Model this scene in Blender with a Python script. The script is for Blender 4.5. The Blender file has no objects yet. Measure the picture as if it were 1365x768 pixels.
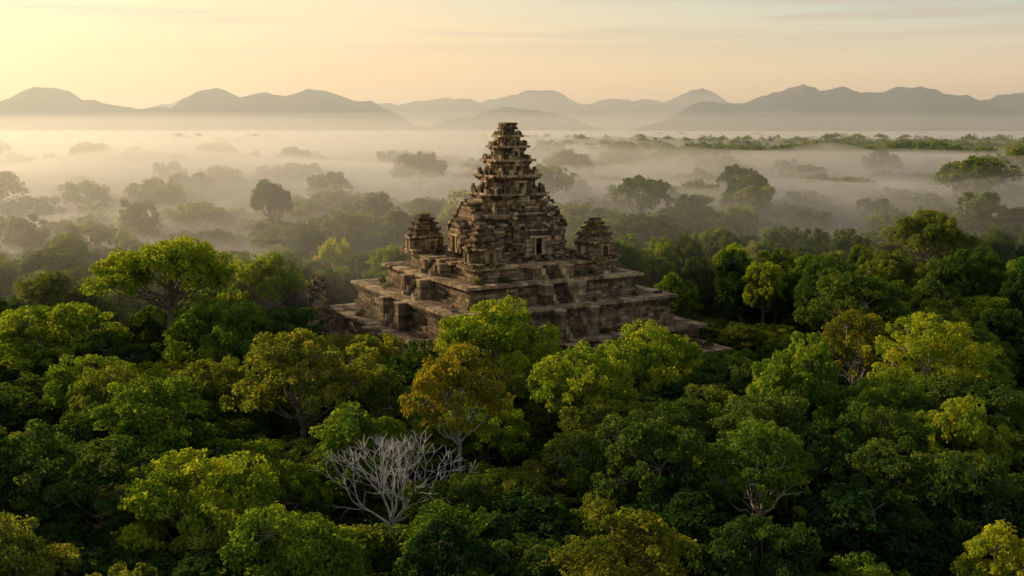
import bpy, math, random
import numpy as np
from mathutils import Vector, noise
rad = math.radians
scene = bpy.context.scene
scene.view_settings.view_transform = 'Standard'
scene.view_settings.look = 'None'
scene.view_settings.exposure = 0
COL = scene.collection

# ------------------------------------------------------------------ helpers
def mesh_np(name, V, F, mats, midx=None, attrs=None, smooth=False):
    me = bpy.data.meshes.new(name)
    V = np.asarray(V, np.float32); F = np.asarray(F, np.int32)
    me.vertices.add(len(V)); me.vertices.foreach_set('co', V.ravel())
    me.loops.add(F.size); me.loops.foreach_set('vertex_index', F.ravel())
    me.polygons.add(len(F))
    me.polygons.foreach_set('loop_start', np.arange(len(F), dtype=np.int32)*4)
    try: me.polygons.foreach_set('loop_total', np.full(len(F), 4, np.int32))
    except Exception: pass
    for m in mats: me.materials.append(m)
    if midx is not None: me.polygons.foreach_set('material_index', np.asarray(midx, np.int32))
    me.polygons.foreach_set('use_smooth', np.full(len(F), smooth, bool))
    me.update(calc_edges=True)
    if attrs:
        for k, a in attrs.items():
            at = me.attributes.new(k, 'FLOAT', 'FACE'); at.data.foreach_set('value', np.asarray(a, np.float32))
    me.validate()
    return me

def obj(name, me, parent=None, loc=(0,0,0), rz=0, scale=(1,1,1)):
    o = bpy.data.objects.new(name, me); COL.objects.link(o)
    o.location = loc; o.rotation_euler = (0,0,rz); o.scale = scale
    if parent: o.parent = parent
    return o

def newmat(name):
    m = bpy.data.materials.new(name); m.use_nodes = True
    nt = m.node_tree; nt.nodes.clear()
    return m, nt
def N(nt, t, **kw):
    n = nt.nodes.new(t)
    for k, v in kw.items(): setattr(n, k, v)
    return n
def ramp(nt, fac, stops, interp='LINEAR'):
    r = nt.nodes.new('ShaderNodeValToRGB'); r.color_ramp.interpolation = interp
    e = r.color_ramp.elements
    while len(e) < len(stops): e.new(0.5)
    for i, (p, c) in enumerate(stops):
        e[i].position = p; e[i].color = (c[0], c[1], c[2], 1)
    nt.links.new(fac, r.inputs[0]); return r
def math_n(nt, op, a, b=None, clamp=False):
    n = nt.nodes.new('ShaderNodeMath'); n.operation = op; n.use_clamp = clamp
    for i, v in enumerate((a, b)):
        if v is None: continue
        if isinstance(v, (int, float)): n.inputs[i].default_value = v
        else: nt.links.new(v, n.inputs[i])
    return n.outputs[0]
def mixc(nt, fac, a, b, bt='MIX'):
    mx = N(nt, 'ShaderNodeMix', data_type='RGBA', blend_type=bt)
    for s, v in ((mx.inputs[0],fac),(mx.inputs[6],a),(mx.inputs[7],b)):
        if isinstance(v, (int,float)): s.default_value = v
        elif isinstance(v, tuple): s.default_value = (*v,1) if len(v)==3 else v
        else: nt.links.new(v, s)
    return mx.outputs[2]

# ------------------------------------------------------------------ materials
def leaf_mat(name, stops, use_objcol=True):
    m, nt = newmat(name); L = nt.links
    at = N(nt, 'ShaderNodeAttribute', attribute_name='tone')
    oi = N(nt, 'ShaderNodeObjectInfo')
    f = math_n(nt, 'ADD', math_n(nt, 'MULTIPLY', at.outputs['Fac'], 0.6), math_n(nt, 'MULTIPLY', oi.outputs['Random'], 0.45))
    r = ramp(nt, f, stops)
    col = r.outputs[0]
    if use_objcol: col = mixc(nt, 1.0, col, oi.outputs['Color'], 'MULTIPLY')
    d = N(nt, 'ShaderNodeBsdfDiffuse')
    L.new(col, d.inputs[0])
    t = N(nt, 'ShaderNodeBsdfTranslucent')
    L.new(mixc(nt, 1.0, col, (2.4,2.0,0.7), 'MULTIPLY'), t.inputs[0])
    ms = N(nt, 'ShaderNodeMixShader'); ms.inputs[0].default_value = 0.48
    L.new(d.outputs[0], ms.inputs[1]); L.new(t.outputs[0], ms.inputs[2])
    o = N(nt, 'ShaderNodeOutputMaterial'); L.new(ms.outputs[0], o.inputs[0])
    return m
GREENS = [(0.05,(0.022,0.052,0.020)),(0.35,(0.060,0.113,0.030)),(0.65,(0.130,0.182,0.036)),(1.0,(0.25,0.26,0.048))]
M_leaf = leaf_mat('leaf_foliage', GREENS, True)
M_leaf_far = leaf_mat('leaf_foliage_far', GREENS, False)
def bark_mat(name, a, b):
    m, nt = newmat(name); L = nt.links
    tc = N(nt, 'ShaderNodeTexCoord'); n = N(nt, 'ShaderNodeTexNoise'); n.inputs['Scale'].default_value = 1.4; n.inputs['Detail'].default_value = 6
    L.new(tc.outputs['Object'], n.inputs['Vector'])
    r = ramp(nt, n.outputs[0], [(0.3,a),(0.7,b)])
    d = N(nt, 'ShaderNodeBsdfDiffuse'); L.new(r.outputs[0], d.inputs[0])
    o = N(nt, 'ShaderNodeOutputMaterial'); L.new(d.outputs[0], o.inputs[0]); return m
M_bark = bark_mat('bark', (0.09,0.075,0.055), (0.26,0.23,0.18))
M_greybark = bark_mat('grey_bark', (0.24,0.21,0.17), (0.48,0.44,0.37))
M_palebark = bark_mat('bleached_wood', (0.40,0.37,0.34), (0.68,0.64,0.59))

def stone_mat():
    m, nt = newmat('weathered_sandstone'); L = nt.links
    tc = N(nt, 'ShaderNodeTexCoord'); at = N(nt, 'ShaderNodeAttribute', attribute_name='tone')
    n1 = N(nt, 'ShaderNodeTexNoise'); n1.inputs['Scale'].default_value = 0.22; n1.inputs['Detail'].default_value = 8; n1.inputs['Roughness'].default_value = 0.65
    L.new(tc.outputs['Object'], n1.inputs['Vector'])
    mp = N(nt, 'ShaderNodeMapping'); mp.inputs['Scale'].default_value = (1.3,1.3,0.25); L.new(tc.outputs['Object'], mp.inputs[0])
    n2 = N(nt, 'ShaderNodeTexNoise'); n2.inputs['Scale'].default_value = 1.0; n2.inputs['Detail'].default_value = 6; L.new(mp.outputs[0], n2.inputs['Vector'])
    n3 = N(nt, 'ShaderNodeTexNoise'); n3.inputs['Scale'].default_value = 5; n3.inputs['Detail'].default_value = 8; L.new(tc.outputs['Object'], n3.inputs['Vector'])
    f = math_n(nt, 'ADD', math_n(nt,'MULTIPLY',n1.outputs[0],0.58), math_n(nt,'MULTIPLY',n2.outputs[0],0.42))
    f = math_n(nt, 'ADD', f, math_n(nt,'MULTIPLY',at.outputs['Fac'],0.30))
    f = math_n(nt, 'ADD', f, math_n(nt,'MULTIPLY',n3.outputs[0],0.18))
    r = ramp(nt, f, [(0.56,(0.040,0.030,0.021)),(0.68,(0.135,0.094,0.057)),(0.80,(0.29,0.205,0.122)),(0.93,(0.58,0.44,0.27))])
    d = N(nt, 'ShaderNodeBsdfPrincipled'); d.inputs['Roughness'].default_value = 0.9; d.inputs['Specular IOR Level'].default_value = 0.15
    L.new(r.outputs[0], d.inputs['Base Color'])
    b = N(nt, 'ShaderNodeBump'); b.inputs['Strength'].default_value = 0.7; b.inputs['Distance'].default_value = 0.15
    L.new(n3.outputs[0], b.inputs['Height']); L.new(b.outputs[0], d.inputs['Normal'])
    o = N(nt, 'ShaderNodeOutputMaterial'); L.new(d.outputs[0], o.inputs[0]); return m
M_stone = stone_mat()

def ground_mat(name, stops, scale):
    m, nt = newmat(name); L = nt.links
    tc = N(nt, 'ShaderNodeTexCoord'); n = N(nt, 'ShaderNodeTexNoise'); n.inputs['Scale'].default_value = scale; n.inputs['Detail'].default_value = 10
    n.inputs['Roughness'].default_value = 0.6
    L.new(tc.outputs['Object'], n.inputs['Vector'])
    r = ramp(nt, n.outputs[0], stops)
    d = N(nt, 'ShaderNodeBsdfDiffuse'); L.new(r.outputs[0], d.inputs[0])
    o = N(nt, 'ShaderNodeOutputMaterial'); L.new(d.outputs[0], o.inputs[0]); return m
M_ground = ground_mat('forest_floor', [(0.3,(0.02,0.03,0.012)),(0.7,(0.05,0.06,0.025))], 0.02)
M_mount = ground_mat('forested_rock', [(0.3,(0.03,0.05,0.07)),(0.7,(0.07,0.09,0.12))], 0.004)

def vol_mat(name, col, dens, g):
    m, nt = newmat(name)
    v = N(nt, 'ShaderNodeVolumeScatter'); v.inputs['Color'].default_value = (*col,1)
    v.inputs['Density'].default_value = dens; v.inputs['Anisotropy'].default_value = g
    o = N(nt, 'ShaderNodeOutputMaterial'); nt.links.new(v.outputs[0], o.inputs['Volume'])
    try: m.cycles.homogeneous_volume = True
    except Exception: pass
    return m

# ------------------------------------------------------------------ terrain
def gz(x, y):
    k = min(max((y-350)/500, 0), 1)
    return k*9*noise.noise(Vector((x/420, y/300, 3.3)))
def build_ground():
    ys = list(np.linspace(-400, 2600, 90)) + list(np.geomspace(2700, 26000, 40))
    xs = sorted(set(list(np.linspace(-2600,2600,110)) + list(-np.geomspace(2800,20000,14)) + list(np.geomspace(2800,20000,14))))
    V = [(x,y,gz(x,y)) for y in ys for x in xs]
    nx = len(xs); F = [(j*nx+i, j*nx+i+1, (j+1)*nx+i+1, (j+1)*nx+i) for j in range(len(ys)-1) for i in range(nx-1)]
    obj('ground', mesh_np('ground', V, F, [M_ground], smooth=True))
build_ground()

# ------------------------------------------------------------------ mountains
def build_mountains(name, peaks, y0, y1, seed, nzamp=0.35):
    xs = np.arange(-11000, 11001, 60.0); ys = np.arange(y0, y1+1, 90.0)
    X, Y = np.meshgrid(xs, ys)
    Z = np.zeros_like(X)
    for (px, py, h, sx, sy) in peaks:
        g = h*np.exp(-(np.abs((X-px)/sx)**2.0) - ((Y-py)/sy)**2)
        Z = np.where(g > Z, g + 0.25*Z, Z + 0.25*g)
    R = np.array([noise.fractal(Vector((x/800, y/800, seed)), 0.8, 2.1, 7) for x, y in zip(X.ravel(), Y.ravel())]).reshape(X.shape)
    R = (R-R.mean())/R.std()*0.5
    Z = Z*(1+nzamp*R) - 6
    V = np.stack([X.ravel(), Y.ravel(), Z.ravel()], 1)
    nx = len(xs); ny = len(ys)
    jj, ii = np.meshgrid(np.arange(ny-1), np.arange(nx-1), indexing='ij'); a = (jj*nx+ii).ravel()
    F = np.stack([a, a+1, a+nx+1, a+nx], 1)
    obj(name, mesh_np(name, V, F, [M_mount], smooth=True))
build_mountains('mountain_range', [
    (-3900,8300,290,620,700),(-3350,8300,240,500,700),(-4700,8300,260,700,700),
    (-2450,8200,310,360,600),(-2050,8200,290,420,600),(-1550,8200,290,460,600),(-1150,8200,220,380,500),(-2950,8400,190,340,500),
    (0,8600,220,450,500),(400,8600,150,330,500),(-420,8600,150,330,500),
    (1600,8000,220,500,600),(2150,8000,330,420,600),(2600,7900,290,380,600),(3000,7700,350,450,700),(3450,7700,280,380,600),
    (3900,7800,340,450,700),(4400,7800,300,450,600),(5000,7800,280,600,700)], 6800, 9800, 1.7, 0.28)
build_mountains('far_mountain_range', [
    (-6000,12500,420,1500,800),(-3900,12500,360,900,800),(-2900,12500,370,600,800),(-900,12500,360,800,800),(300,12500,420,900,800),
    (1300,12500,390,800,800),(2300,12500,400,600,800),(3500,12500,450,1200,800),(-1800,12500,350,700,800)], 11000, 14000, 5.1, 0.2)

# ------------------------------------------------------------------ trees
def norm(a): return a/np.maximum(np.linalg.norm(a, axis=-1, keepdims=True), 1e-9)
class Geo:
    def __init__(s): s.V=[]; s.F=[]; s.M=[]; s.T=[]; s.n=0
    def add(s, V, F, mi, tone):
        s.V.append(V); s.F.append(F+s.n); s.n += len(V)
        s.M.append(np.full(len(F), mi)); s.T.append(np.broadcast_to(tone, (len(F),)).astype(np.float32))
    def tube(s, pts, rads, k=6, mi=0):
        pts = np.asarray(pts, float); n = len(pts)
        d = norm(np.gradient(pts, axis=0))
        up = np.array([0.31,0.95,0.05]) if abs(d[0,2])>0.8 else np.array([0,0,1.0])
        a = norm(np.cross(d, up)); b = np.cross(d, a)
        th = np.arange(k)*2*math.pi/k
        V = pts[:,None,:] + np.asarray(rads)[:,None,None]*(np.cos(th)[None,:,None]*a[:,None,:] + np.sin(th)[None,:,None]*b[:,None,:])
        F = [(i*k+j, i*k+(j+1)%k, (i+1)*k+(j+1)%k, (i+1)*k+j) for i in range(n-1) for j in range(k)]
        s.add(V.reshape(-1,3), np.array(F), mi, 0.5)
    def leaves(s, C, Nn, S, T, rng, w=0.55):
        n = len(C); r = rng.normal(size=(n,3)); t = norm(np.cross(Nn, r)); b = np.cross(Nn, t)
        S = S[:,None]
        V = np.stack([C+t*S, C+b*S*w+Nn*S*0.15, C-t*S, C-b*S*w+Nn*S*0.15], 1).reshape(-1,3)
        F = np.arange(n*4).reshape(n,4)
        s.add(V, F, 1, T)
    def mesh(s, name, mats, smooth=False):
        return mesh_np(name, np.concatenate(s.V), np.concatenate(s.F), mats, np.concatenate(s.M), {'tone': np.concatenate(s.T)})

def curve(p0, p1, sag, n, rng, wob=0.06):
    p0 = np.asarray(p0,float); p1 = np.asarray(p1,float); L = np.linalg.norm(p1-p0)
    t = np.linspace(0,1,n)[:,None]
    P = p0+(p1-p0)*t
    P[:,2] += (-sag*L*np.sin(math.pi*t))[:,0]
    P[1:-1] += rng.normal(size=(n-2,3))*wob*L*0.5
    return P

def make_tree(name, H, R, Rz, nlobe, lobe_r, nclump, clump_r, nleaf, leaf, seed, flat=0.75, open_=0.0, lowest=-0.35,
              trunk_r=0.45, bark=None, leafmat=None, branches=True, conical=0.0):
    rng = np.random.default_rng(seed); g = Geo()
    zc = H-Rz*0.98
    fork = np.array([rng.normal()*0.4, rng.normal()*0.4, max(zc-Rz*0.75, H*0.3)])
    tp = np.array([[0,0,-1.5],[fork[0]*0.2,fork[1]*0.2,fork[2]*0.3],[fork[0]*0.7,fork[1]*0.6,fork[2]*0.7],fork])
    g.tube(tp, [trunk_r*1.7,trunk_r*1.05,trunk_r*0.9,trunk_r*0.75], 8)
    top = fork+np.array([rng.normal()*0.5,rng.normal()*0.5,Rz*1.0])
    g.tube(curve(fork, top, 0, 5, rng), np.linspace(trunk_r*0.75, 0.08, 5), 6)
    lobes = []
    for i in range(nlobe):
        f = (i+0.5)/nlobe; cz = 1-(1-lowest)*f
        cz = min(1, cz+rng.normal()*0.07); sr = math.sqrt(max(0,1-cz*cz)); ph = i*2.39996+rng.normal()*0.35
        q = rng.uniform(0.55,0.84)
        cone = 1-conical*max(0,cz)
        c = np.array([math.cos(ph)*sr*R*q*cone, math.sin(ph)*sr*R*q*cone, zc+cz*Rz*q*rng.uniform(0.85,1.08)])
        lobes.append((c, lobe_r*rng.uniform(0.65,1.3)))
    C=[];NN=[];S=[];T=[]
    for c, lr in lobes:
        st = fork+(top-fork)*np.clip(rng.uniform(0.0,0.5)*(c[2]-fork[2])/max(Rz,1),0,0.8)
        P = curve(st, c, 0.10, 6, rng)
        g.tube(P, np.linspace(trunk_r*0.38, 0.06, 6), 5)
        lt = rng.normal()*0.12
        for k in range(nclump):
            f = (k+0.5)/nclump; cz = 1-1.45*f; sr = math.sqrt(max(0,1-cz*cz)); ph = k*2.39996+rng.uniform(0,6.28)
            q = rng.uniform(0.72,1.08)
            cc = c+np.array([math.cos(ph)*sr*lr*q, math.sin(ph)*sr*lr*q, cz*lr*flat*q])
            if rng.random() < open_: continue
            if branches and k % 2 == 0:
                g.tube(curve(c, cc, -0.05, 3, rng), [0.06,0.045,0.02], 3)
            cr = clump_r*rng.uniform(0.6,1.3); n = int(nleaf*rng.uniform(0.6,1.3)*(cr/clump_r)**1.6)
            d = norm(rng.normal(size=(n,3))+np.array([0,0,0.35]))
            rr = rng.uniform(0.35,1.0,size=(n,1))**0.6
            fuzz = np.where(rng.random((n,1))<0.12, 1.25, 1.0)
            p = cc + d*rr*fuzz*cr*np.array([1,1,0.72])
            nn = norm(d*0.9 + norm(cc-c)*0.5 + rng.normal(size=(n,3))*0.5 + np.array([0,0,0.35]))
            C.append(p); NN.append(nn); S.append(leaf*rng.uniform(0.6,1.3,size=n))
            T.append(np.clip(0.5+lt+rng.normal()*0.10+rng.normal(size=n)*0.13+0.12*(rr[:,0]-0.7), 0, 1))
    g.leaves(np.concatenate(C), np.concatenate(NN), np.concatenate(S), np.concatenate(T), rng)
    return g.mesh(name, [bark or M_bark, leafmat or M_leaf])

NEAR = {}
def reg(key, H, R, **kw):
    NEAR[key] = (make_tree('mesh_'+key, H, R, **kw), H, 2*R)
reg('round', 20, 8, Rz=6.5, nlobe=18, lobe_r=2.9, nclump=14, clump_r=1.0, nleaf=80, leaf=0.26, seed=1)
reg('tall', 22, 6, Rz=8, nlobe=19, lobe_r=2.3, nclump=13, clump_r=0.95, nleaf=80, leaf=0.25, seed=2, lowest=-0.6)
reg('umbrella', 28, 14, Rz=7, nlobe=28, lobe_r=3.5, nclump=17, clump_r=1.25, nleaf=85, leaf=0.30, seed=3, flat=0.5, lowest=-0.1, open_=0.14, trunk_r=0.7)
reg('cone', 19, 5, Rz=7.5, nlobe=17, lobe_r=2.0, nclump=13, clump_r=0.85, nleaf=80, leaf=0.23, seed=4, lowest=-0.7, conical=0.35)
reg('dome', 17, 8.5, Rz=5.5, nlobe=24, lobe_r=2.5, nclump=14, clump_r=0.9, nleaf=75, leaf=0.23, seed=5, lowest=-0.45)
reg('airy', 21, 6.5, Rz=6.5, nlobe=18, lobe_r=2.2, nclump=14, clump_r=0.85, nleaf=75, leaf=0.22, seed=6, open_=0.15, bark=M_greybark, lowest=-0.35, trunk_r=0.3)
reg('billow', 18, 7, Rz=7, nlobe=25, lobe_r=2.2, nclump=13, clump_r=1.0, nleaf=75, leaf=0.26, seed=7, lowest=-0.7)
reg('layered', 24, 9, Rz=8, nlobe=19, lobe_r=3.1, nclump=16, clump_r=1.0, nleaf=80, leaf=0.26, seed=8, flat=0.42, lowest=-0.35, open_=0.1, trunk_r=0.5)

def lod_coll(name, specs):
    c = bpy.data.collections.new(name)
    for i, (me, nm) in enumerate(specs):
        c.objects.link(bpy.data.objects.new(nm, me))
    return c
mid = lod_coll('mid_tree_lib', [(make_tree('mid%d'%i, H, R, Rz, nl, lr, 9, lr*0.42, 42, 0.42, 20+i, flat=fl, lowest=lo, open_=op, leafmat=M_leaf_far, branches=False), 'lod_a%d'%i)
    for i,(H,R,Rz,nl,lr,fl,lo,op) in enumerate([(20,8,6.5,16,3.0,.75,-.4,0),(22,6.5,7.5,15,2.6,.75,-.6,0),(25,11,6,20,3.2,.5,-.1,.1),(18,8,6,18,2.7,.7,-.5,0),(23,7,6,12,2.5,.6,-.2,.15)])])
far = lod_coll('far_tree_lib', [(make_tree('far%d'%i, H, R, Rz, 11, R*0.4, 5, R*0.2, 22, 0.85, 40+i, flat=fl, lowest=lo, leafmat=M_leaf_far, branches=False), 'lod_b%d'%i)
    for i,(H,R,Rz,fl,lo) in enumerate([(20,8,6.5,.75,-.5),(22,7,7.5,.75,-.6),(24,11,6,.5,-.2),(18,9,6,.7,-.5)])])
bush = lod_coll('bush_lib', [(make_tree('bush%d'%i, H, R, Rz, 9, R*0.42, 8, R*0.24, 40, 0.24, 60+i, lowest=-0.6, leafmat=M_leaf_far, branches=False, trunk_r=0.12), 'lod_c%d'%i)
    for i,(H,R,Rz) in enumerate([(6,3.2,3),(8,3.5,4),(4.5,3,2.2)])])

def scatter(name, coll, pts, rots, scls, idx):
    me = bpy.data.meshes.new(name); me.vertices.add(len(pts)); me.vertices.foreach_set('co', np.asarray(pts,np.float32).ravel())
    a = me.attributes.new('rotz','FLOAT_VECTOR','POINT'); a.data.foreach_set('vector', np.asarray(rots,np.float32).ravel())
    a = me.attributes.new('scl','FLOAT_VECTOR','POINT'); a.data.foreach_set('vector', np.asarray(scls,np.float32).ravel())
    a = me.attributes.new('vidx','INT','POINT'); a.data.foreach_set('value', np.asarray(idx,np.int32))
    o = obj(name, me)
    ng = bpy.data.node_groups.new(name+'_instancer','GeometryNodeTree')
    ng.interface.new_socket('Geometry', in_out='INPUT', socket_type='NodeSocketGeometry')
    ng.interface.new_socket('Geometry', in_out='OUTPUT', socket_type='NodeSocketGeometry')
    gi = ng.nodes.new('NodeGroupInput'); go = ng.nodes.new('NodeGroupOutput')
    ci = ng.nodes.new('GeometryNodeCollectionInfo'); ci.inputs['Collection'].default_value = coll
    ci.inputs['Separate Children'].default_value = True; ci.inputs['Reset Children'].default_value = True
    ip = ng.nodes.new('GeometryNodeInstanceOnPoints'); ip.inputs['Pick Instance'].default_value = True
    def na(nm, dt):
        n = ng.nodes.new('GeometryNodeInputNamedAttribute'); n.data_type = dt; n.inputs['Name'].default_value = nm
        return [s for s in n.outputs if s.enabled and s.name=='Attribute'][0]
    L = ng.links
    L.new(gi.outputs[0], ip.inputs['Points']); L.new(ci.outputs[0], ip.inputs['Instance'])
    L.new(na('vidx','INT'), ip.inputs['Instance Index'])
    L.new(na('rotz','FLOAT_VECTOR'), ip.inputs['Rotation']); L.new(na('scl','FLOAT_VECTOR'), ip.inputs['Scale'])
    L.new(ip.outputs[0], go.inputs[0])
    md = o.modifiers.new('instances','NODES'); md.node_group = ng
    return o

Yel=(1.9,1.75,0.9,1); Lime=(1.45,1.5,0.95,1); Gr=(1,1,1,1); Dk=(0.5,0.65,0.78,1); Brn=(1.7,1.2,0.9,1); Gold=(2.6,1.7,0.8,1)
HERO = [
 ('umbrella','emergent_rainforest_tree',-62.5,177,30.5,28,Lime,0.3),
 ('dome','broadleaf_tree',-48,160,22,18,Lime,1.0),('round','broadleaf_tree',-75,160,22,20,Lime,2.0),
 ('layered','rainforest_tree',-28,130,24.5,18,Gr,0.8),
 ('dome','yellow_green_tree',-3.2,150,23.3,19,Yel,2.2),  # yellow-green crown; Yel tint also puts its strong sunlight into the colour
 ('round','broadleaf_tree',-24,153,18.5,15,Gr,1.2),
 ('billow','fig_tree',-15,143,19,12,Dk,0.6),
 ('tall','rainforest_tree',-38,168,20,12,Gr,2.6),
 ('airy','olive_leaf_tree',-6.6,116,25,12,Brn,0.2),
 ('dome','yellow_green_tree',-31,93,18.5,17,Yel,1.2),
 ('billow','rainforest_tree',37.8,129,23,12,Lime,0.5),
 ('airy','airy_crown_tree',59,138,24.5,15,Yel,1.5),
 ('umbrella','emergent_rainforest_tree',103,247,29.5,21,Gr,1.9),
 ('umbrella','emergent_rainforest_tree',87,370,33,20,Gr,0.9),
 ('layered','rainforest_tree',60,337,30,21,Gr,2.9),
 ('round','fig_tree',63,179,24.5,19,Dk,0.1),
 ('airy','olive_leaf_tree',53,149,23,13,Brn,2.5),
 ('dome','broadleaf_tree',21,148,20.0,18,Yel,3.0),
 ('round','broadleaf_tree',9.6,131,21,14,Lime,4.0),
 ('cone','golden_leaf_tree',9.7,80,18,12,Gold,0.0),
 ('layered','rainforest_tree',40,100,18.5,14,Gr,1.1),
 ('airy','airy_crown_tree',25.6,99,20.5,12,Lime,3.3),
 ('cone','conical_evergreen_tree',-5.5,84,16.0,9,Dk,1.9),
 ('billow','rainforest_tree',-3.4,78,13,9,Gr,2.0),
 ('airy','pale_trunk_tree',-41,96,19.5,14,Dk,0.7),
 ('round','fig_tree',-51,95,20.5,15,Dk,5.0),
 ('billow','fig_tree',46,95,18.5,13,Dk,4.4),
 ('cone','golden_leaf_tree',43,82,16,8,Yel,1.4),
 ('umbrella','emergent_rainforest_tree',-75,312,34,14,Gr,4.1),
 ('round','broadleaf_tree',-136,381,32,23,Gr,4.4),
 ('airy','airy_crown_tree',-51,206,25,15,Lime,0.4),
 ('round','broadleaf_tree',14,101,20,13,Gr,0.4),
 ('tall','rainforest_tree',30,112,19.5,12,Gr,2.4),
 ('tall','rainforest_tree',-44,118,20,13,Lime,2.9),
]
rnd = random.Random(11)
placed = []
def put(key, name, x, y, h, w, tint, rot):
    me, H0, W0 = NEAR[key]
    o = obj(name, me, loc=(x,y,gz(x,y)), rz=rot, scale=(w/W0, w/W0, h/H0)); o.color = tint
    placed.append((x,y,w/2))
for t in HERO: put(*t)
placed.append((-14,104,9.5)); placed.append((-13,93,5))
def in_temple(x, y, m=0):
    dx, dy = x+0.9, y-205; c, s = math.cos(rad(-30)), math.sin(rad(-30))
    lx, ly = dx*c-dy*s, dx*s+dy*c
    return max(abs(lx),abs(ly)) < 33+m or (min(abs(lx),abs(ly))<4 and max(abs(lx),abs(ly))<38+m)
names = {'round':'broadleaf_tree','tall':'rainforest_tree','cone':'conical_evergreen_tree','dome':'broadleaf_tree','airy':'airy_crown_tree','billow':'rainforest_tree','layered':'layered_crown_tree','umbrella':'emergent_rainforest_tree'}
cnt = 0
for tries in range(9000):
    y = rnd.uniform(48, 285); x = rnd.uniform(-1,1)*(0.62*y+32)
    if x < 0 : x *= 1.1
    key = rnd.choice(['round','tall','cone','dome','billow','billow','dome','round','layered','airy','umbrella' if y>190 else 'tall'])
    w = rnd.uniform(9,16) if key!='umbrella' else rnd.uniform(16,22)
    h = rnd.uniform(12,18.5) if y<200 else rnd.uniform(14,24)
    if y < 75: h = min(h, 13)
    if in_temple(x,y,2.5+w*0.32): continue
    if abs(x) < 48 and y > 140 and y<200: h = min(h, 12.5)
    if 25 < x < 60 and 150 < y < 215: h = min(h, 9)
    if any((x-px)**2+(y-py)**2 < (0.64*(w/2+pr))**2 for px,py,pr in placed): continue
    r = rnd.random()
    tint = Dk if r<0.42 else Gr if r<0.74 else Lime if r<0.92 else Yel
    put(key, names[key], x, y, h, w, tint, rnd.uniform(0,6.28)); cnt += 1
print('near trees', cnt)

def scat_trees(name, coll, nv, y0, y1, spacing, seed, hs=(0.7,1.15), extra=60, kx=0.6, gap=0.15, tallp=0.14):
    r = random.Random(seed); P=[];R=[];S=[];I=[]
    y = y0
    while y < y1:
        half = kx*y+extra; x = -half+r.uniform(0,spacing)
        while x < half:
            px = x+r.uniform(-.45,.45)*spacing; py = y+r.uniform(-.5,.5)*spacing
            d = noise.noise(Vector((px/90,py/90,7)))
            if r.random() < (1-gap)+0.6*d:
                k = r.uniform(*hs)*(1+0.2*d); w = k*r.uniform(0.85,1.25)*spacing/11.5 if spacing>14 else k*r.uniform(0.85,1.25)
                if r.random()<tallp: k*=1.4; w*=1.1
                P.append((px,py,gz(px,py)-0.5)); R.append((0,0,r.uniform(0,6.28))); S.append((w,w,k)); I.append(r.randrange(nv))
            x += spacing
        y += spacing
    scatter(name, coll, P, R, S, I); print(name, len(P))
scat_trees('midground_forest', mid, 5, 292, 950, 12.0, 5)
scat_trees('distant_forest', far, 4, 960, 2600, 14.0, 6, hs=(0.7,1.1), extra=100, tallp=0.06)
scat_trees('horizon_forest', far, 4, 2615, 6800, 27.0, 7, hs=(0.55,0.85), extra=200, tallp=0.03, gap=0.02)
r = random.Random(3); P=[];R=[];S=[];I=[]
for _ in range(2200):
    y = r.uniform(40,300); x = r.uniform(-1,1)*(0.65*y+35)
    if in_temple(x,y,1.5): continue
    P.append((x,y,-0.3)); R.append((0,0,r.uniform(0,6.28))); k=r.uniform(0.8,1.4); S.append((k,k,k)); I.append(r.randrange(3))
scatter('undergrowth', bush, P,R,S,I)
P=[];R=[];S=[];I=[]
ca, sa = math.cos(rad(30)), math.sin(rad(30))
for _ in range(60):
    hin,hout,zt = r.choice([(25.6,28.2,11.6),(20.6,24.0,17.4),(29.8,31.6,7.0),(29.8,31.6,7.0),(16.8,19,21.5)])
    d = r.uniform(hin,hout); e = r.uniform(-d,d)
    if abs(e)<5: continue
    lx,ly = r.choice([(-d,e),(e,-d),(e,-d),(d,e)])
    P.append((-0.9+lx*ca-ly*sa, 205+lx*sa+ly*ca, zt-0.3)); R.append((0,0,r.uniform(0,6.28))); k=r.uniform(0.12,0.32); S.append((k,k,k)); I.append(r.randrange(3))
scatter('ledge_bushes', bush, P,R,S,I)

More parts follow.
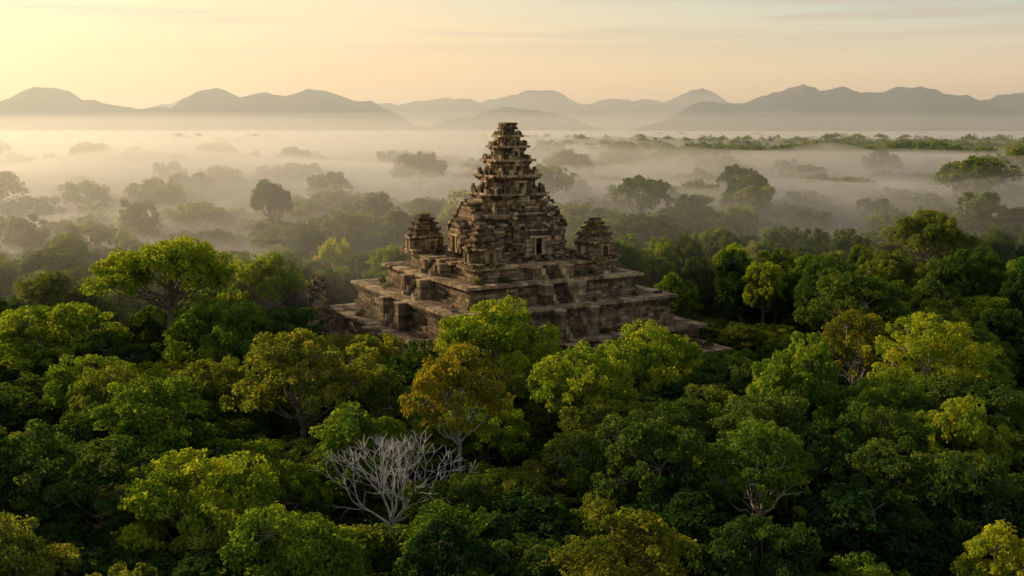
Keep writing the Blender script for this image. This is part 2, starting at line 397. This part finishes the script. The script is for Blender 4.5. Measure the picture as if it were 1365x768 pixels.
# ------------------------------------------------------------------ dead tree
def dead_tree():
    rng = np.random.default_rng(12); g = Geo()
    def grow(p, d, L, rr, depth):
        n = 6; P=[p]; dd = d.copy()
        for i in range(n-1):
            dd = norm(dd+rng.normal(size=3)*0.13+np.array([0,0,0.04])); P.append(P[-1]+dd*L/(n-1))
        r1 = rr*0.7
        g.tube(P, np.linspace(rr, r1, n), 6 if depth<2 else 4)
        if depth >= 5: return
        k = [7,3,3,2,3][depth]
        ph0 = rng.uniform(0,6.28)
        u = norm(np.cross(dd, np.array([0.3,0.2,0.93]))) ; v = np.cross(dd,u)
        for j in range(k):
            ph = ph0+j*2*math.pi/k+rng.normal()*0.25
            a = u*math.cos(ph)+v*math.sin(ph)
            spread = (0.2 if j==0 else rng.uniform(0.7,1.9)) if depth==0 else rng.uniform(0.35,0.65)
            nd = norm(dd+a*spread)
            grow(P[-1], nd, L*rng.uniform(0.68,0.85) if depth else 4.0, max(0.035, r1*rng.uniform(0.6,0.75)), depth+1)
        if 1 <= depth < 4:
            q = P[3]; a = norm(rng.normal(size=3)); grow(q, norm(dd+a*0.8), L*0.6, max(0.03,r1*0.5), max(depth+2,4))
    grow(np.array([0,0,6.5]), np.array([0.05,0,1.0]), 1.2, 0.34, 0)
    g.tube([[0,0,-1],[0.1,0,3],[0,0,6.5]], [0.5,0.4,0.34], 8)
    me = g.mesh('mesh_dead_tree', [M_palebark])
    co = np.concatenate(g.V); print('dead', co.min(0), co.max(0), len(co))
    w = co[:,0].max()-co[:,0].min(); h = co[:,2].max()
    obj('dead_tree', me, loc=(-13.4,104,0), scale=(24/w,22/w,17.6/h))
dead_tree()

# ------------------------------------------------------------------ temple
class Blocks:
    def __init__(s, seed): s.B=[]; s.r=random.Random(seed); s.off=0.07
    def box(s, x0,x1,y0,y1,z0,z1, j=0.05, tone=None):
        s.B.append((x0,x1,y0,y1,z0,z1,j, s.r.random() if tone is None else tone))
    def mesh(s, name):
        B = np.array(s.B); n = len(B); rng = np.random.default_rng(9)
        ix = [(0,2,4),(1,2,4),(1,3,4),(0,3,4),(0,2,5),(1,2,5),(1,3,5),(0,3,5)]
        V = np.stack([B[:,list(q)] for q in ix], 1) + rng.uniform(-1,1,size=(n,8,3))*B[:,6][:,None,None]
        f = np.array([(0,3,2,1),(4,5,6,7),(0,1,5,4),(1,2,6,5),(2,3,7,6),(3,0,4,7)])
        F = (np.arange(n)*8)[:,None,None]+f[None]
        return mesh_np(name, V.reshape(-1,3), F.reshape(-1,4), [M_stone], attrs={'tone': np.repeat(B[:,7],6)})
    def line(s, p, q, nrm, z0, z1, depth=1.0, bl=1.2, j=0.05, miss=0.0, tr=(0,1)):
        L = abs(q[0]-p[0])+abs(q[1]-p[1]); t = 0
        ax = 0 if abs(q[0]-p[0])>1e-6 else 1; sg = 1 if q[ax]>p[ax] else -1
        while t < L-1e-6:
            l = min(s.r.uniform(0.6,1.5)*bl, L-t)
            if L-t-l < 0.35*bl: l = L-t
            if s.r.random() >= miss:
                o = s.r.uniform(-s.off,s.off); tn = s.r.uniform(*tr)
                a = p[ax]+sg*t; b = p[ax]+sg*(t+l); a, b = min(a,b), max(a,b)
                if ax == 0:
                    yo = p[1]+nrm[1]*o; yi = p[1]-nrm[1]*depth
                    s.box(a+0.012,b-0.012,min(yo,yi),max(yo,yi),z0,z1+s.r.uniform(-.02,.02),j,tn)
                else:
                    xo = p[0]+nrm[0]*o; xi = p[0]-nrm[0]*depth
                    s.box(min(xo,xi),max(xo,xi),a+0.012,b-0.012,z0,z1+s.r.uniform(-.02,.02),j,tn)
            t += l
    def poly(s, pts, z0, z1, **kw):
        n = len(pts)
        for i in range(n):
            p, q = pts[i], pts[(i+1)%n]
            dx, dy = q[0]-p[0], q[1]-p[1]; L = abs(dx)+abs(dy)
            if L < 0.05: continue
            s.line(p, q, (dy/L, -dx/L), z0, z1, **kw)

def redent(h, c, steps=2, cx=0, cy=0):
    if c <= 0: base = [(h,-h),(h,h),(-h,h),(-h,-h)]; return [(cx+x,cy+y) for x,y in base]
    q = []
    for i in range(steps+1):
        a = h - c*(steps-i); b = h - c*i
        q.append((a, -b))
        if i < steps: q.append((a, -(h-c*(i+1))))
    pts=[]
    for k in range(4):
        for (x,y) in q:
            for _ in range(k): x,y = -y,x
            pts.append((cx+x,cy+y))
    return pts

def profile(t, amp):
    if t < 0.12: return amp*0.8
    if t < 0.22: return amp*0.4
    if t < 0.30: return amp*0.55
    if t < 0.72: return 0.0
    if t < 0.80: return amp*0.35
    if t < 0.90: return amp*0.7
    return amp*1.0
def tier(B, h, z0, z1, c=0, steps=2, amp=0.5, ch=0.5, bl=1.2, miss_top=0.08, cx=0, cy=0, depth=1.0, j=0.05, band=False):
    n = max(2, round((z1-z0)/ch)); dz = (z1-z0)/n
    for i in range(n):
        t = (i+0.5)/n; hh = h-amp+profile(t, amp)
        tr = (0,1)
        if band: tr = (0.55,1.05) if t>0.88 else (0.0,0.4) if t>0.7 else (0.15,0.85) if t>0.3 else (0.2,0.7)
        B.poly(redent(hh, c, steps, cx, cy), z0+i*dz, z0+(i+1)*dz-0.015, depth=depth+profile(t,amp), bl=bl, j=j,
               miss=miss_top if i==n-1 else 0.006, tr=tr)
    k = h-amp-0.3-(c*steps)
    B.box(cx-k,cx+k,cy-k,cy+k,z0-0.02,z1-0.06,0,0.45)
    if c > 0:
        for i in range(steps):
            a = h-amp-0.3-c*i; b = h-amp-0.3-c*(steps-i)
            e = 0.004*(i+1)
            B.box(cx-a,cx+a,cy-b,cy+b,z0-0.02,z1-0.06-e,0,0.45); B.box(cx-b,cx+b,cy-a,cy+a,z0-0.02,z1-0.06-2.2*e,0,0.45)

temple = bpy.data.objects.new('stone_temple', None); COL.objects.link(temple)
temple.location = (-0.9,205,0); temple.rotation_euler = (0,0,rad(30))

TI = [(32.6,-0.5,7),(29.2,7,11.6),(25.0,11.6,17.4),(20,17.4,21.5),(16.2,21.5,24.3)]
B = Blocks(1); B.off = 0.035
for h,z0,z1 in TI:
    tier(B, h, z0, z1, amp=1.2, ch=0.58, bl=1.7, miss_top=0.03, depth=1.1, j=0.022, band=True)
for _ in range(45):
    i = B.r.randrange(1,5); hin = TI[i][0]; zt = TI[i][1]; hout = TI[i-1][0]
    d = B.r.uniform(hin+0.3, hout-0.8); e = B.r.uniform(-d,d); sx = B.r.uniform(.3,.6); sz = B.r.uniform(.2,.4)
    (x,y) = [(d,e),(-d,e),(e,d),(e,-d)][B.r.randrange(4)]
    B.box(x-sx,x+sx,y-sx*.8,y+sx*.8,zt-0.1,zt+sz*1.6,0.12)
obj('terraces', B.mesh('terraces'), temple)

def rot4(B, k, x0,x1,y0,y1,z0,z1, j=0.05, tone=None):
    for _ in range(k):
        x0,x1,y0,y1 = min(-y0,-y1), max(-y0,-y1), x0, x1
    B.box(x0,x1,y0,y1,z0,z1,j,tone)
B = Blocks(2)
for k in range(4):
    zt, zb = 24.3, 0.0; rise = 0.36; n = int((zt-zb)/rise); run = (37.0-15.9)/n
    for i in range(n):
        z = zt-(i+1)*rise; yo = -(16.1+(i+1)*run)
        segs = [-1.9,-0.6,0.6,1.9]
        for a,b in zip(segs[:-1],segs[1:]):
            rot4(B,k,a+.01,b-.01,yo+B.r.uniform(-.04,.04),yo+2.2,z-0.8,z+B.r.uniform(-.03,.03),0.02,B.r.uniform(0,0.35))
        if i%3==0:
            for sx in (-1,1):
                a,b = sorted((sx*1.92,sx*2.75))
                rot4(B,k,a,b,yo-run*2-.1,yo+3.4,z-2.2,z+0.6+B.r.uniform(-.04,.04),0.025,B.r.uniform(.6,1))
    for ti,(h,z0,z1) in enumerate(TI):
        nxt = TI[ti-1][0] if ti else h+3.6
        ext = (nxt-h)*0.42
        for sx in (-1,1):
            zz = z1-0.6; nn = max(1,round((zz-z0)/0.6)); dz=(zz-z0)/nn
            for q in range(nn):
                xa, xb = sorted((sx*2.78, sx*4.6))
                rot4(B,k,xa,xb,-(h+ext)+B.r.uniform(-.03,.03),-(h-0.9),z0+q*dz-0.02,z0+(q+1)*dz-0.03,0.02,B.r.uniform(.2,.7))
            rot4(B,k,min(sx*2.77,sx*4.75),max(sx*2.77,sx*4.75),-(h+ext+0.15),-(h-0.7),zz-0.02,zz+0.25,0.02,.9)
obj('stairs', B.mesh('stairs'), temple)

def small_tower(name, cx, cy, z0, seed, s=1.0):
    B = Blocks(seed)
    tier(B, 4.1*s, z0, z0+0.9, c=0.4*s, amp=0.3, ch=0.3, bl=0.9, cx=cx, cy=cy, miss_top=0.03, depth=0.8)
    zz = z0+0.9
    for h,dz in ((3.2,2.7),(2.95,1.4),(2.5,1.2),(1.95,1.0),(1.3,0.8)):
        h = h*s*B.r.uniform(0.97,1.03)
        tier(B, h, zz, zz+dz, c=0.38*s, amp=0.55, ch=0.32, bl=0.8, cx=cx+B.r.uniform(-.1,.1), cy=cy+B.r.uniform(-.1,.1), miss_top=0.10, depth=0.8, j=0.045, band=True)
        zz += dz
    zb = z0+0.9
    for k in range(4):
        def rb(a0,a1,b0,b1,c0,c1,t=None):
            x0,x1,y0,y1 = a0,a1,b0,b1
            for _ in range(k): x0,x1,y0,y1 = min(-y0,-y1), max(-y0,-y1), x0, x1
            B.box(x0+cx,x1+cx,y0+cy,y1+cy,c0,c1,0.03,t)
        f = -3.7*s
        for sx in (-1,1):
            rb(min(sx*.55,sx*1.05)*s,max(sx*.55,sx*1.05)*s,f,f+1.4,zb,zb+1.75,.8)
        rb(-1.25*s,1.25*s,f-0.08,f+1.4,zb+1.76,zb+2.15); rb(-0.95*s,0.95*s,f,f+1.4,zb+2.16,zb+2.55); rb(-0.5*s,0.5*s,f+.05,f+1.4,zb+2.56,zb+2.95)
    return obj(name, B.mesh(name), temple)
for i,(sx,sy) in enumerate(((-1,-1),(1,-1),(1,1),(-1,1))):
    small_tower('corner_tower_%d'%(i+1), sx*12.9, sy*12.9, 24.25, 30+i, 0.95 if i==0 else 1.05)

B = Blocks(4)
tier(B, 10.8, 24.2, 25.6, c=0.8, amp=0.5, ch=0.35, bl=1.1)
tier(B, 9.6, 25.6, 27.4, c=0.9, amp=0.5, ch=0.36, bl=1.1)
CT = [(8.0,27.4,33.2),(6.9,33.2,37.2),(5.75,37.2,40.8),(4.7,40.8,43.9),(3.7,43.9,46.6),(2.75,46.6,48.7),(1.9,48.7,50.2)]
for i,(h,z0,z1) in enumerate(CT):
    tier(B, h, z0, z1, c=h*0.13, steps=2, amp=0.45+h*0.11, ch=0.42, bl=1.0, miss_top=0.16, j=0.055, depth=1.2, band=True)
    for k in range(4):
        for tpos in (-0.72,-0.36,0,0.36,0.72):
            if B.r.random()<0.35: continue
            x = tpos*h; w = h*0.06*B.r.uniform(.8,1.2)+0.1; hh = (z1-z0)*B.r.uniform(.14,.28)
            rr = h-0.32 if abs(tpos)<0.6 else h-0.13*h-0.35
            rot4(B,k,x-w,x+w,-rr,-rr+0.6,z1-0.05,z1+hh,0.06); 
            rot4(B,k,x-w*.55,x+w*.55,-rr+.05,-rr+0.5,z1+hh,z1+hh*1.6,0.06)
        if i>0 and i<6:
            f=-(h-0.15); s=h/7
            zb=z0+(z1-z0)*0.12; zh=(z1-z0)*0.45
            for sx in (-1,1): rot4(B,k,min(sx*.8,sx*1.4)*s,max(sx*.8,sx*1.4)*s,f,f+1.6,zb,zb+zh,0.03,.85)
            rot4(B,k,-1.8*s,1.8*s,f-.1,f+1.5,zb+zh+.01,zb+zh*1.25,0.04,.8); rot4(B,k,-1.25*s,1.25*s,f-.02,f+1.5,zb+zh*1.26,zb+zh*1.6,0.04); rot4(B,k,-.6*s,.6*s,f,f+1.5,zb+zh*1.61,zb+zh*1.95,0.04)
tier(B, 1.35, 50.2, 50.8, amp=0.2, ch=0.3, bl=0.6, miss_top=0.1); tier(B,1.5,50.8,51.2,amp=0.1,ch=0.4,bl=0.7,miss_top=0.3)
obj('central_tower', B.mesh('central_tower'), temple)

B = Blocks(6)
def porch(B, k, w, y_in, y_out, z0, ztop, gable, door):
    ch=0.45; n=int((ztop-z0)/ch)
    for q in range(n):
        za=z0+q*ch; zb_=za+ch-.015; am = 0.25 if (q<2 or q>n-3) else 0
        for sx in (-1,1):
            y=-y_out
            while y < -y_in:
                l=B.r.uniform(.7,1.3); rot4(B,k,min(sx*(w-.9),sx*(w+am)),max(sx*(w-.9),sx*(w+am)),y+.01,min(y+l,-y_in)-.01,za,zb_,0.05); y+=l
        for sx in (-1,1):
            a,b=sorted((sx*door,sx*(w-.92))); 
            if b-a>0.2: rot4(B,k,a,b,-y_out-am+.05,-y_out+0.8,za,zb_,0.04,B.r.uniform(.5,1))
    rot4(B,k,-w+.1,w-.1,-y_out+2.6,-y_in,z0,ztop-.1,0,0.0)  # core behind the doorway, its deep shade put into the darkest tone
    for sx in (-1,1):
        rot4(B,k,min(sx*(door-.28),sx*(door-.02)),max(sx*(door-.28),sx*(door-.02)),-y_out-.12,-y_out+.2,z0,ztop-1.0,0.02,1.0)
    rot4(B,k,-w*.8,w*.8,-y_out-.3,-y_out+.7,ztop-1.0,ztop-.5,0.04,1.0)
    rot4(B,k,-w-.2,w+.2,-y_out-.2,-y_in,ztop-.48,ztop,0.05)
    m=int(gable/0.42)
    for q in range(m):
        t=(q+0.5)/m; ww=(w+.1)*math.sqrt(max(0.02,1-t**1.6)); za=ztop+q*0.42
        y=-y_out+B.r.uniform(0,.1)
        while y < -y_in:
            l=B.r.uniform(.8,1.4)
            if B.r.random()>0.04: rot4(B,k,-ww+B.r.uniform(-.1,.1),ww+B.r.uniform(-.1,.1),y+.01,min(y+l,-y_in)-.01,za,za+.41,0.05)
            y+=l
        if B.r.random()>0.1:
            fw=ww+0.35; rot4(B,k,-fw,-fw+.7,-y_out-.25,-y_out+.4,za,za+.5,0.06); rot4(B,k,fw-.7,fw,-y_out-.25,-y_out+.4,za,za+.5,0.06)
    rot4(B,k,-.35,.35,-y_out-.2,-y_out+.4,ztop+gable,ztop+gable+.7,0.05)
for k in range(4):
    porch(B,k,3.9,6.0,9.9,27.3,32.0,3.4,1.35)
    porch(B,k,2.7,9.9,12.4,25.5,29.8,2.5,1.0)
    for sx in (-1,1):
        x0,x1=sorted((sx*4.2,sx*7.4))
        n=10
        for q in range(n):
            za=27.3+q*.42; sh=max(0,q-6)*.5; a,b=(x0+ (sh if sx<0 else 0), x1-(sh if sx>0 else 0)); 
            xm=(a+b)/2; o=(.25 if q in(0,1,6) else 0)
            rot4(B,k,a,xm-.01,-8.9+B.r.uniform(-.06,.06)-o,-5.5,za,za+.405,.05); rot4(B,k,xm+.01,b,-8.9+B.r.uniform(-.06,.06)-o,-5.5,za,za+.405,.05)
obj('porches', B.mesh('porches'), temple)

B = Blocks(8)
zz=0
for h,z1 in ((3.4,6),(2.7,14),(2.0,17.0),(1.8,18.9),(1.4,20.2),(0.8,21.0)):
    tier(B,h,zz,z1,c=0.2,amp=.25,ch=.45,bl=.9,miss_top=.25,j=.09,cx=B.r.uniform(-.15,.15),cy=B.r.uniform(-.15,.15)); zz=z1
obj('ruined_gate_tower', B.mesh('ruined_gate_tower'), loc=(-39,198,0), rz=rad(30))

# ------------------------------------------------------------------ mist volumes
def mist_slab(name, mat, fn, xs, ys, zb=-14):
    nx, ny = len(xs), len(ys)
    T = [(x,y,max(zb+0.5, fn(x,y))) for y in ys for x in xs]
    Bt = [(x,y,zb) for y in ys for x in xs]
    V = T+Bt; o = nx*ny; F=[]
    for j in range(ny-1):
        for i in range(nx-1):
            a=j*nx+i; F.append((a,a+1,a+nx+1,a+nx)); F.append((o+a,o+a+nx,o+a+nx+1,o+a+1))
    for i in range(nx-1):
        F.append((i,o+i,o+i+1,i+1)); a=(ny-1)*nx+i; F.append((a,a+1,o+a+1,o+a))
    for j in range(ny-1):
        a=j*nx; F.append((a,a+nx,o+a+nx,o+a)); a=j*nx+nx-1; F.append((a,o+a,o+a+nx,a+nx))
    obj(name, mesh_np(name, V, F, [mat], smooth=True))
def sm(v, a, b):
    t = min(max((v-a)/(b-a),0),1); return t*t*(3-2*t)
def lerpk(v, ks):
    if v <= ks[0][0]: return ks[0][1]
    for (a,va),(b,vb) in zip(ks[:-1],ks[1:]):
        if v <= b: return va+(vb-va)*sm(v,a,b)
    return ks[-1][1]
def leftness(x, y): return 1-sm(x/y, -0.12, 0.22)
MR = [(225,-13),(300,14),(400,31),(600,32),(740,6),(1000,-6),(1500,-6),(1800,14),(2200,4),(2800,12),(9000,18)]
ML = [(200,-13),(260,16),(380,27),(540,31),(660,14),(780,10),(900,33),(1100,32),(1230,0),(1450,2),(1700,24),(2100,6),(2800,16),(9000,22)]
def f_mist(x, y):
    n = noise.fractal(Vector((x/220, y/130, 2.0)), 0.8, 2.0, 4)
    l = leftness(x,y); h = l*lerpk(y,ML)+(1-l)*lerpk(y,MR)
    return h + 14*n*sm(y,260,420)*(1-0.6*sm(y,1300,1700))
HR = [(180,-14),(255,32),(420,41),(640,36),(820,16),(1500,16),(2000,30),(9000,34)]
HL = [(145,-14),(230,42),(360,50),(700,44),(1500,38),(9000,36)]
def f_haze(x, y):
    n = noise.fractal(Vector((x/400, y/300, 9.0)), 0.8, 2.0, 3)
    l = leftness(x,y); h = l*lerpk(y,HL)+(1-l)*lerpk(y,HR)
    return h + 7*n*sm(y,230,450)
xs = sorted(list(np.linspace(-1500,1500,101))+list(-np.geomspace(1560,9000,14))+list(np.geomspace(1560,9000,14)))
ys = list(np.linspace(130,1700,80))+list(np.geomspace(1730,9000,36))
mist_slab('ground_mist', vol_mat('ground_mist', (1,0.96,0.90), 0.018, 0.45), f_mist, xs, ys)
mist_slab('valley_haze', vol_mat('valley_haze', (1,0.96,0.90), 0.0029, 0.45), f_haze, xs, ys, zb=-15)
def f_hor(x, y):
    return -10 + 130*sm(y,1600,4200) + 22*noise.fractal(Vector((x/1500, y/1500, 4.0)), 0.8, 2.0, 3)*sm(y,1800,3000)
xs2 = list(np.linspace(-12000,12000,80)); ys2 = list(np.linspace(1500,10800,40))
mist_slab('horizon_haze', vol_mat('horizon_haze', (1,0.97,0.93), 0.00013, 0.4), f_hor, xs2, ys2, zb=-15.5)
mist_slab('air_haze', vol_mat('air_haze', (0.88,0.97,1.0), 0.00012, 0.35), lambda x,y: 420, [-15000,15000], [230,17000], zb=-16)

# ------------------------------------------------------------------ light
SUN_AZ, SUN_EL = -54.0, 18.0
w = bpy.data.worlds.new('World'); scene.world = w; w.use_nodes = True
nt = w.node_tree; nt.nodes.clear(); L = nt.links
sky = N(nt,'ShaderNodeTexSky'); sky.sky_type='NISHITA'; sky.sun_disc=False
sky.sun_elevation=rad(SUN_EL); sky.sun_rotation=rad(SUN_AZ%360); sky.air_density=1.2; sky.dust_density=2.5; sky.ozone_density=1.0
tc = N(nt,'ShaderNodeTexCoord'); sep = N(nt,'ShaderNodeSeparateXYZ'); L.new(tc.outputs['Generated'], sep.inputs[0])
z = sep.outputs[2]
warm = ramp(nt, z, [(0.0,(1.0,0.60,0.28)),(0.07,(0.96,0.66,0.34)),(0.14,(0.84,0.67,0.42)),(0.42,(0.15,0.18,0.19)),(1.0,(0.04,0.06,0.09))])
cool = ramp(nt, z, [(0.0,(1.0,0.68,0.40)),(0.055,(0.90,0.70,0.44)),(0.125,(0.42,0.58,0.54)),(0.42,(0.11,0.16,0.19)),(1.0,(0.04,0.06,0.09))])
dp = N(nt,'ShaderNodeVectorMath', operation='DOT_PRODUCT'); L.new(tc.outputs['Generated'], dp.inputs[0])
dp.inputs[1].default_value = (math.sin(rad(-60)), math.cos(rad(-60)), 0)
mr = N(nt,'ShaderNodeMapRange'); mr.interpolation_type='SMOOTHSTEP'; L.new(dp.outputs['Value'], mr.inputs[0]); mr.inputs[1].default_value=0.0; mr.inputs[2].default_value=0.75
grad = mixc(nt, mr.outputs[0], cool.outputs[0], warm.outputs[0])
mp = N(nt,'ShaderNodeMapping'); mp.inputs['Scale'].default_value=(2.0,2.0,48); mp.inputs['Location'].default_value=(0.3,0.7,0.2); L.new(tc.outputs['Generated'], mp.inputs[0])
cn = N(nt,'ShaderNodeTexNoise'); cn.inputs['Scale'].default_value=1.7; cn.inputs['Detail'].default_value=6; L.new(mp.outputs[0], cn.inputs['Vector'])
cr = ramp(nt, cn.outputs[0], [(0.44,(0,0,0)),(0.58,(1,1,1))])
zm = N(nt,'ShaderNodeMapRange'); L.new(z, zm.inputs[0]); zm.inputs[1].default_value=0.055; zm.inputs[2].default_value=0.10
cf = math_n(nt,'MULTIPLY', math_n(nt,'MULTIPLY', cr.outputs[0], zm.outputs[0]), 0.6)
grad = mixc(nt, cf, grad, (0.55,0.42,0.34))
sk = mixc(nt, 1.0, sky.outputs[0], (0.04,0.04,0.04), 'MULTIPLY')
tot = mixc(nt, 1.0, sk, mixc(nt, 1.0, grad, (0.93,0.93,0.93), 'MULTIPLY'), 'ADD')
bg = N(nt,'ShaderNodeBackground'); bg.inputs[1].default_value=1.0
L.new(tot, bg.inputs[0])
o = N(nt,'ShaderNodeOutputWorld'); L.new(bg.outputs[0], o.inputs[0])
sl = bpy.data.lights.new('sun','SUN'); sl.energy=5.0; sl.angle=rad(0.6); sl.color=(1.0,0.77,0.45)
so = bpy.data.objects.new('sun', sl); COL.objects.link(so)
d = Vector((math.sin(rad(SUN_AZ))*math.cos(rad(SUN_EL)), math.cos(rad(SUN_AZ))*math.cos(rad(SUN_EL)), math.sin(rad(SUN_EL))))
so.rotation_euler = d.to_track_quat('Z','Y').to_euler(); so.location = d*500

cam = bpy.data.cameras.new('camera'); co = bpy.data.objects.new('camera', cam); COL.objects.link(co)
cam.lens=35; cam.sensor_width=36; cam.clip_start=0.5; cam.clip_end=60000
co.location=(0,0,50); co.rotation_euler=(rad(90-9.1),0,0)
scene.camera=co
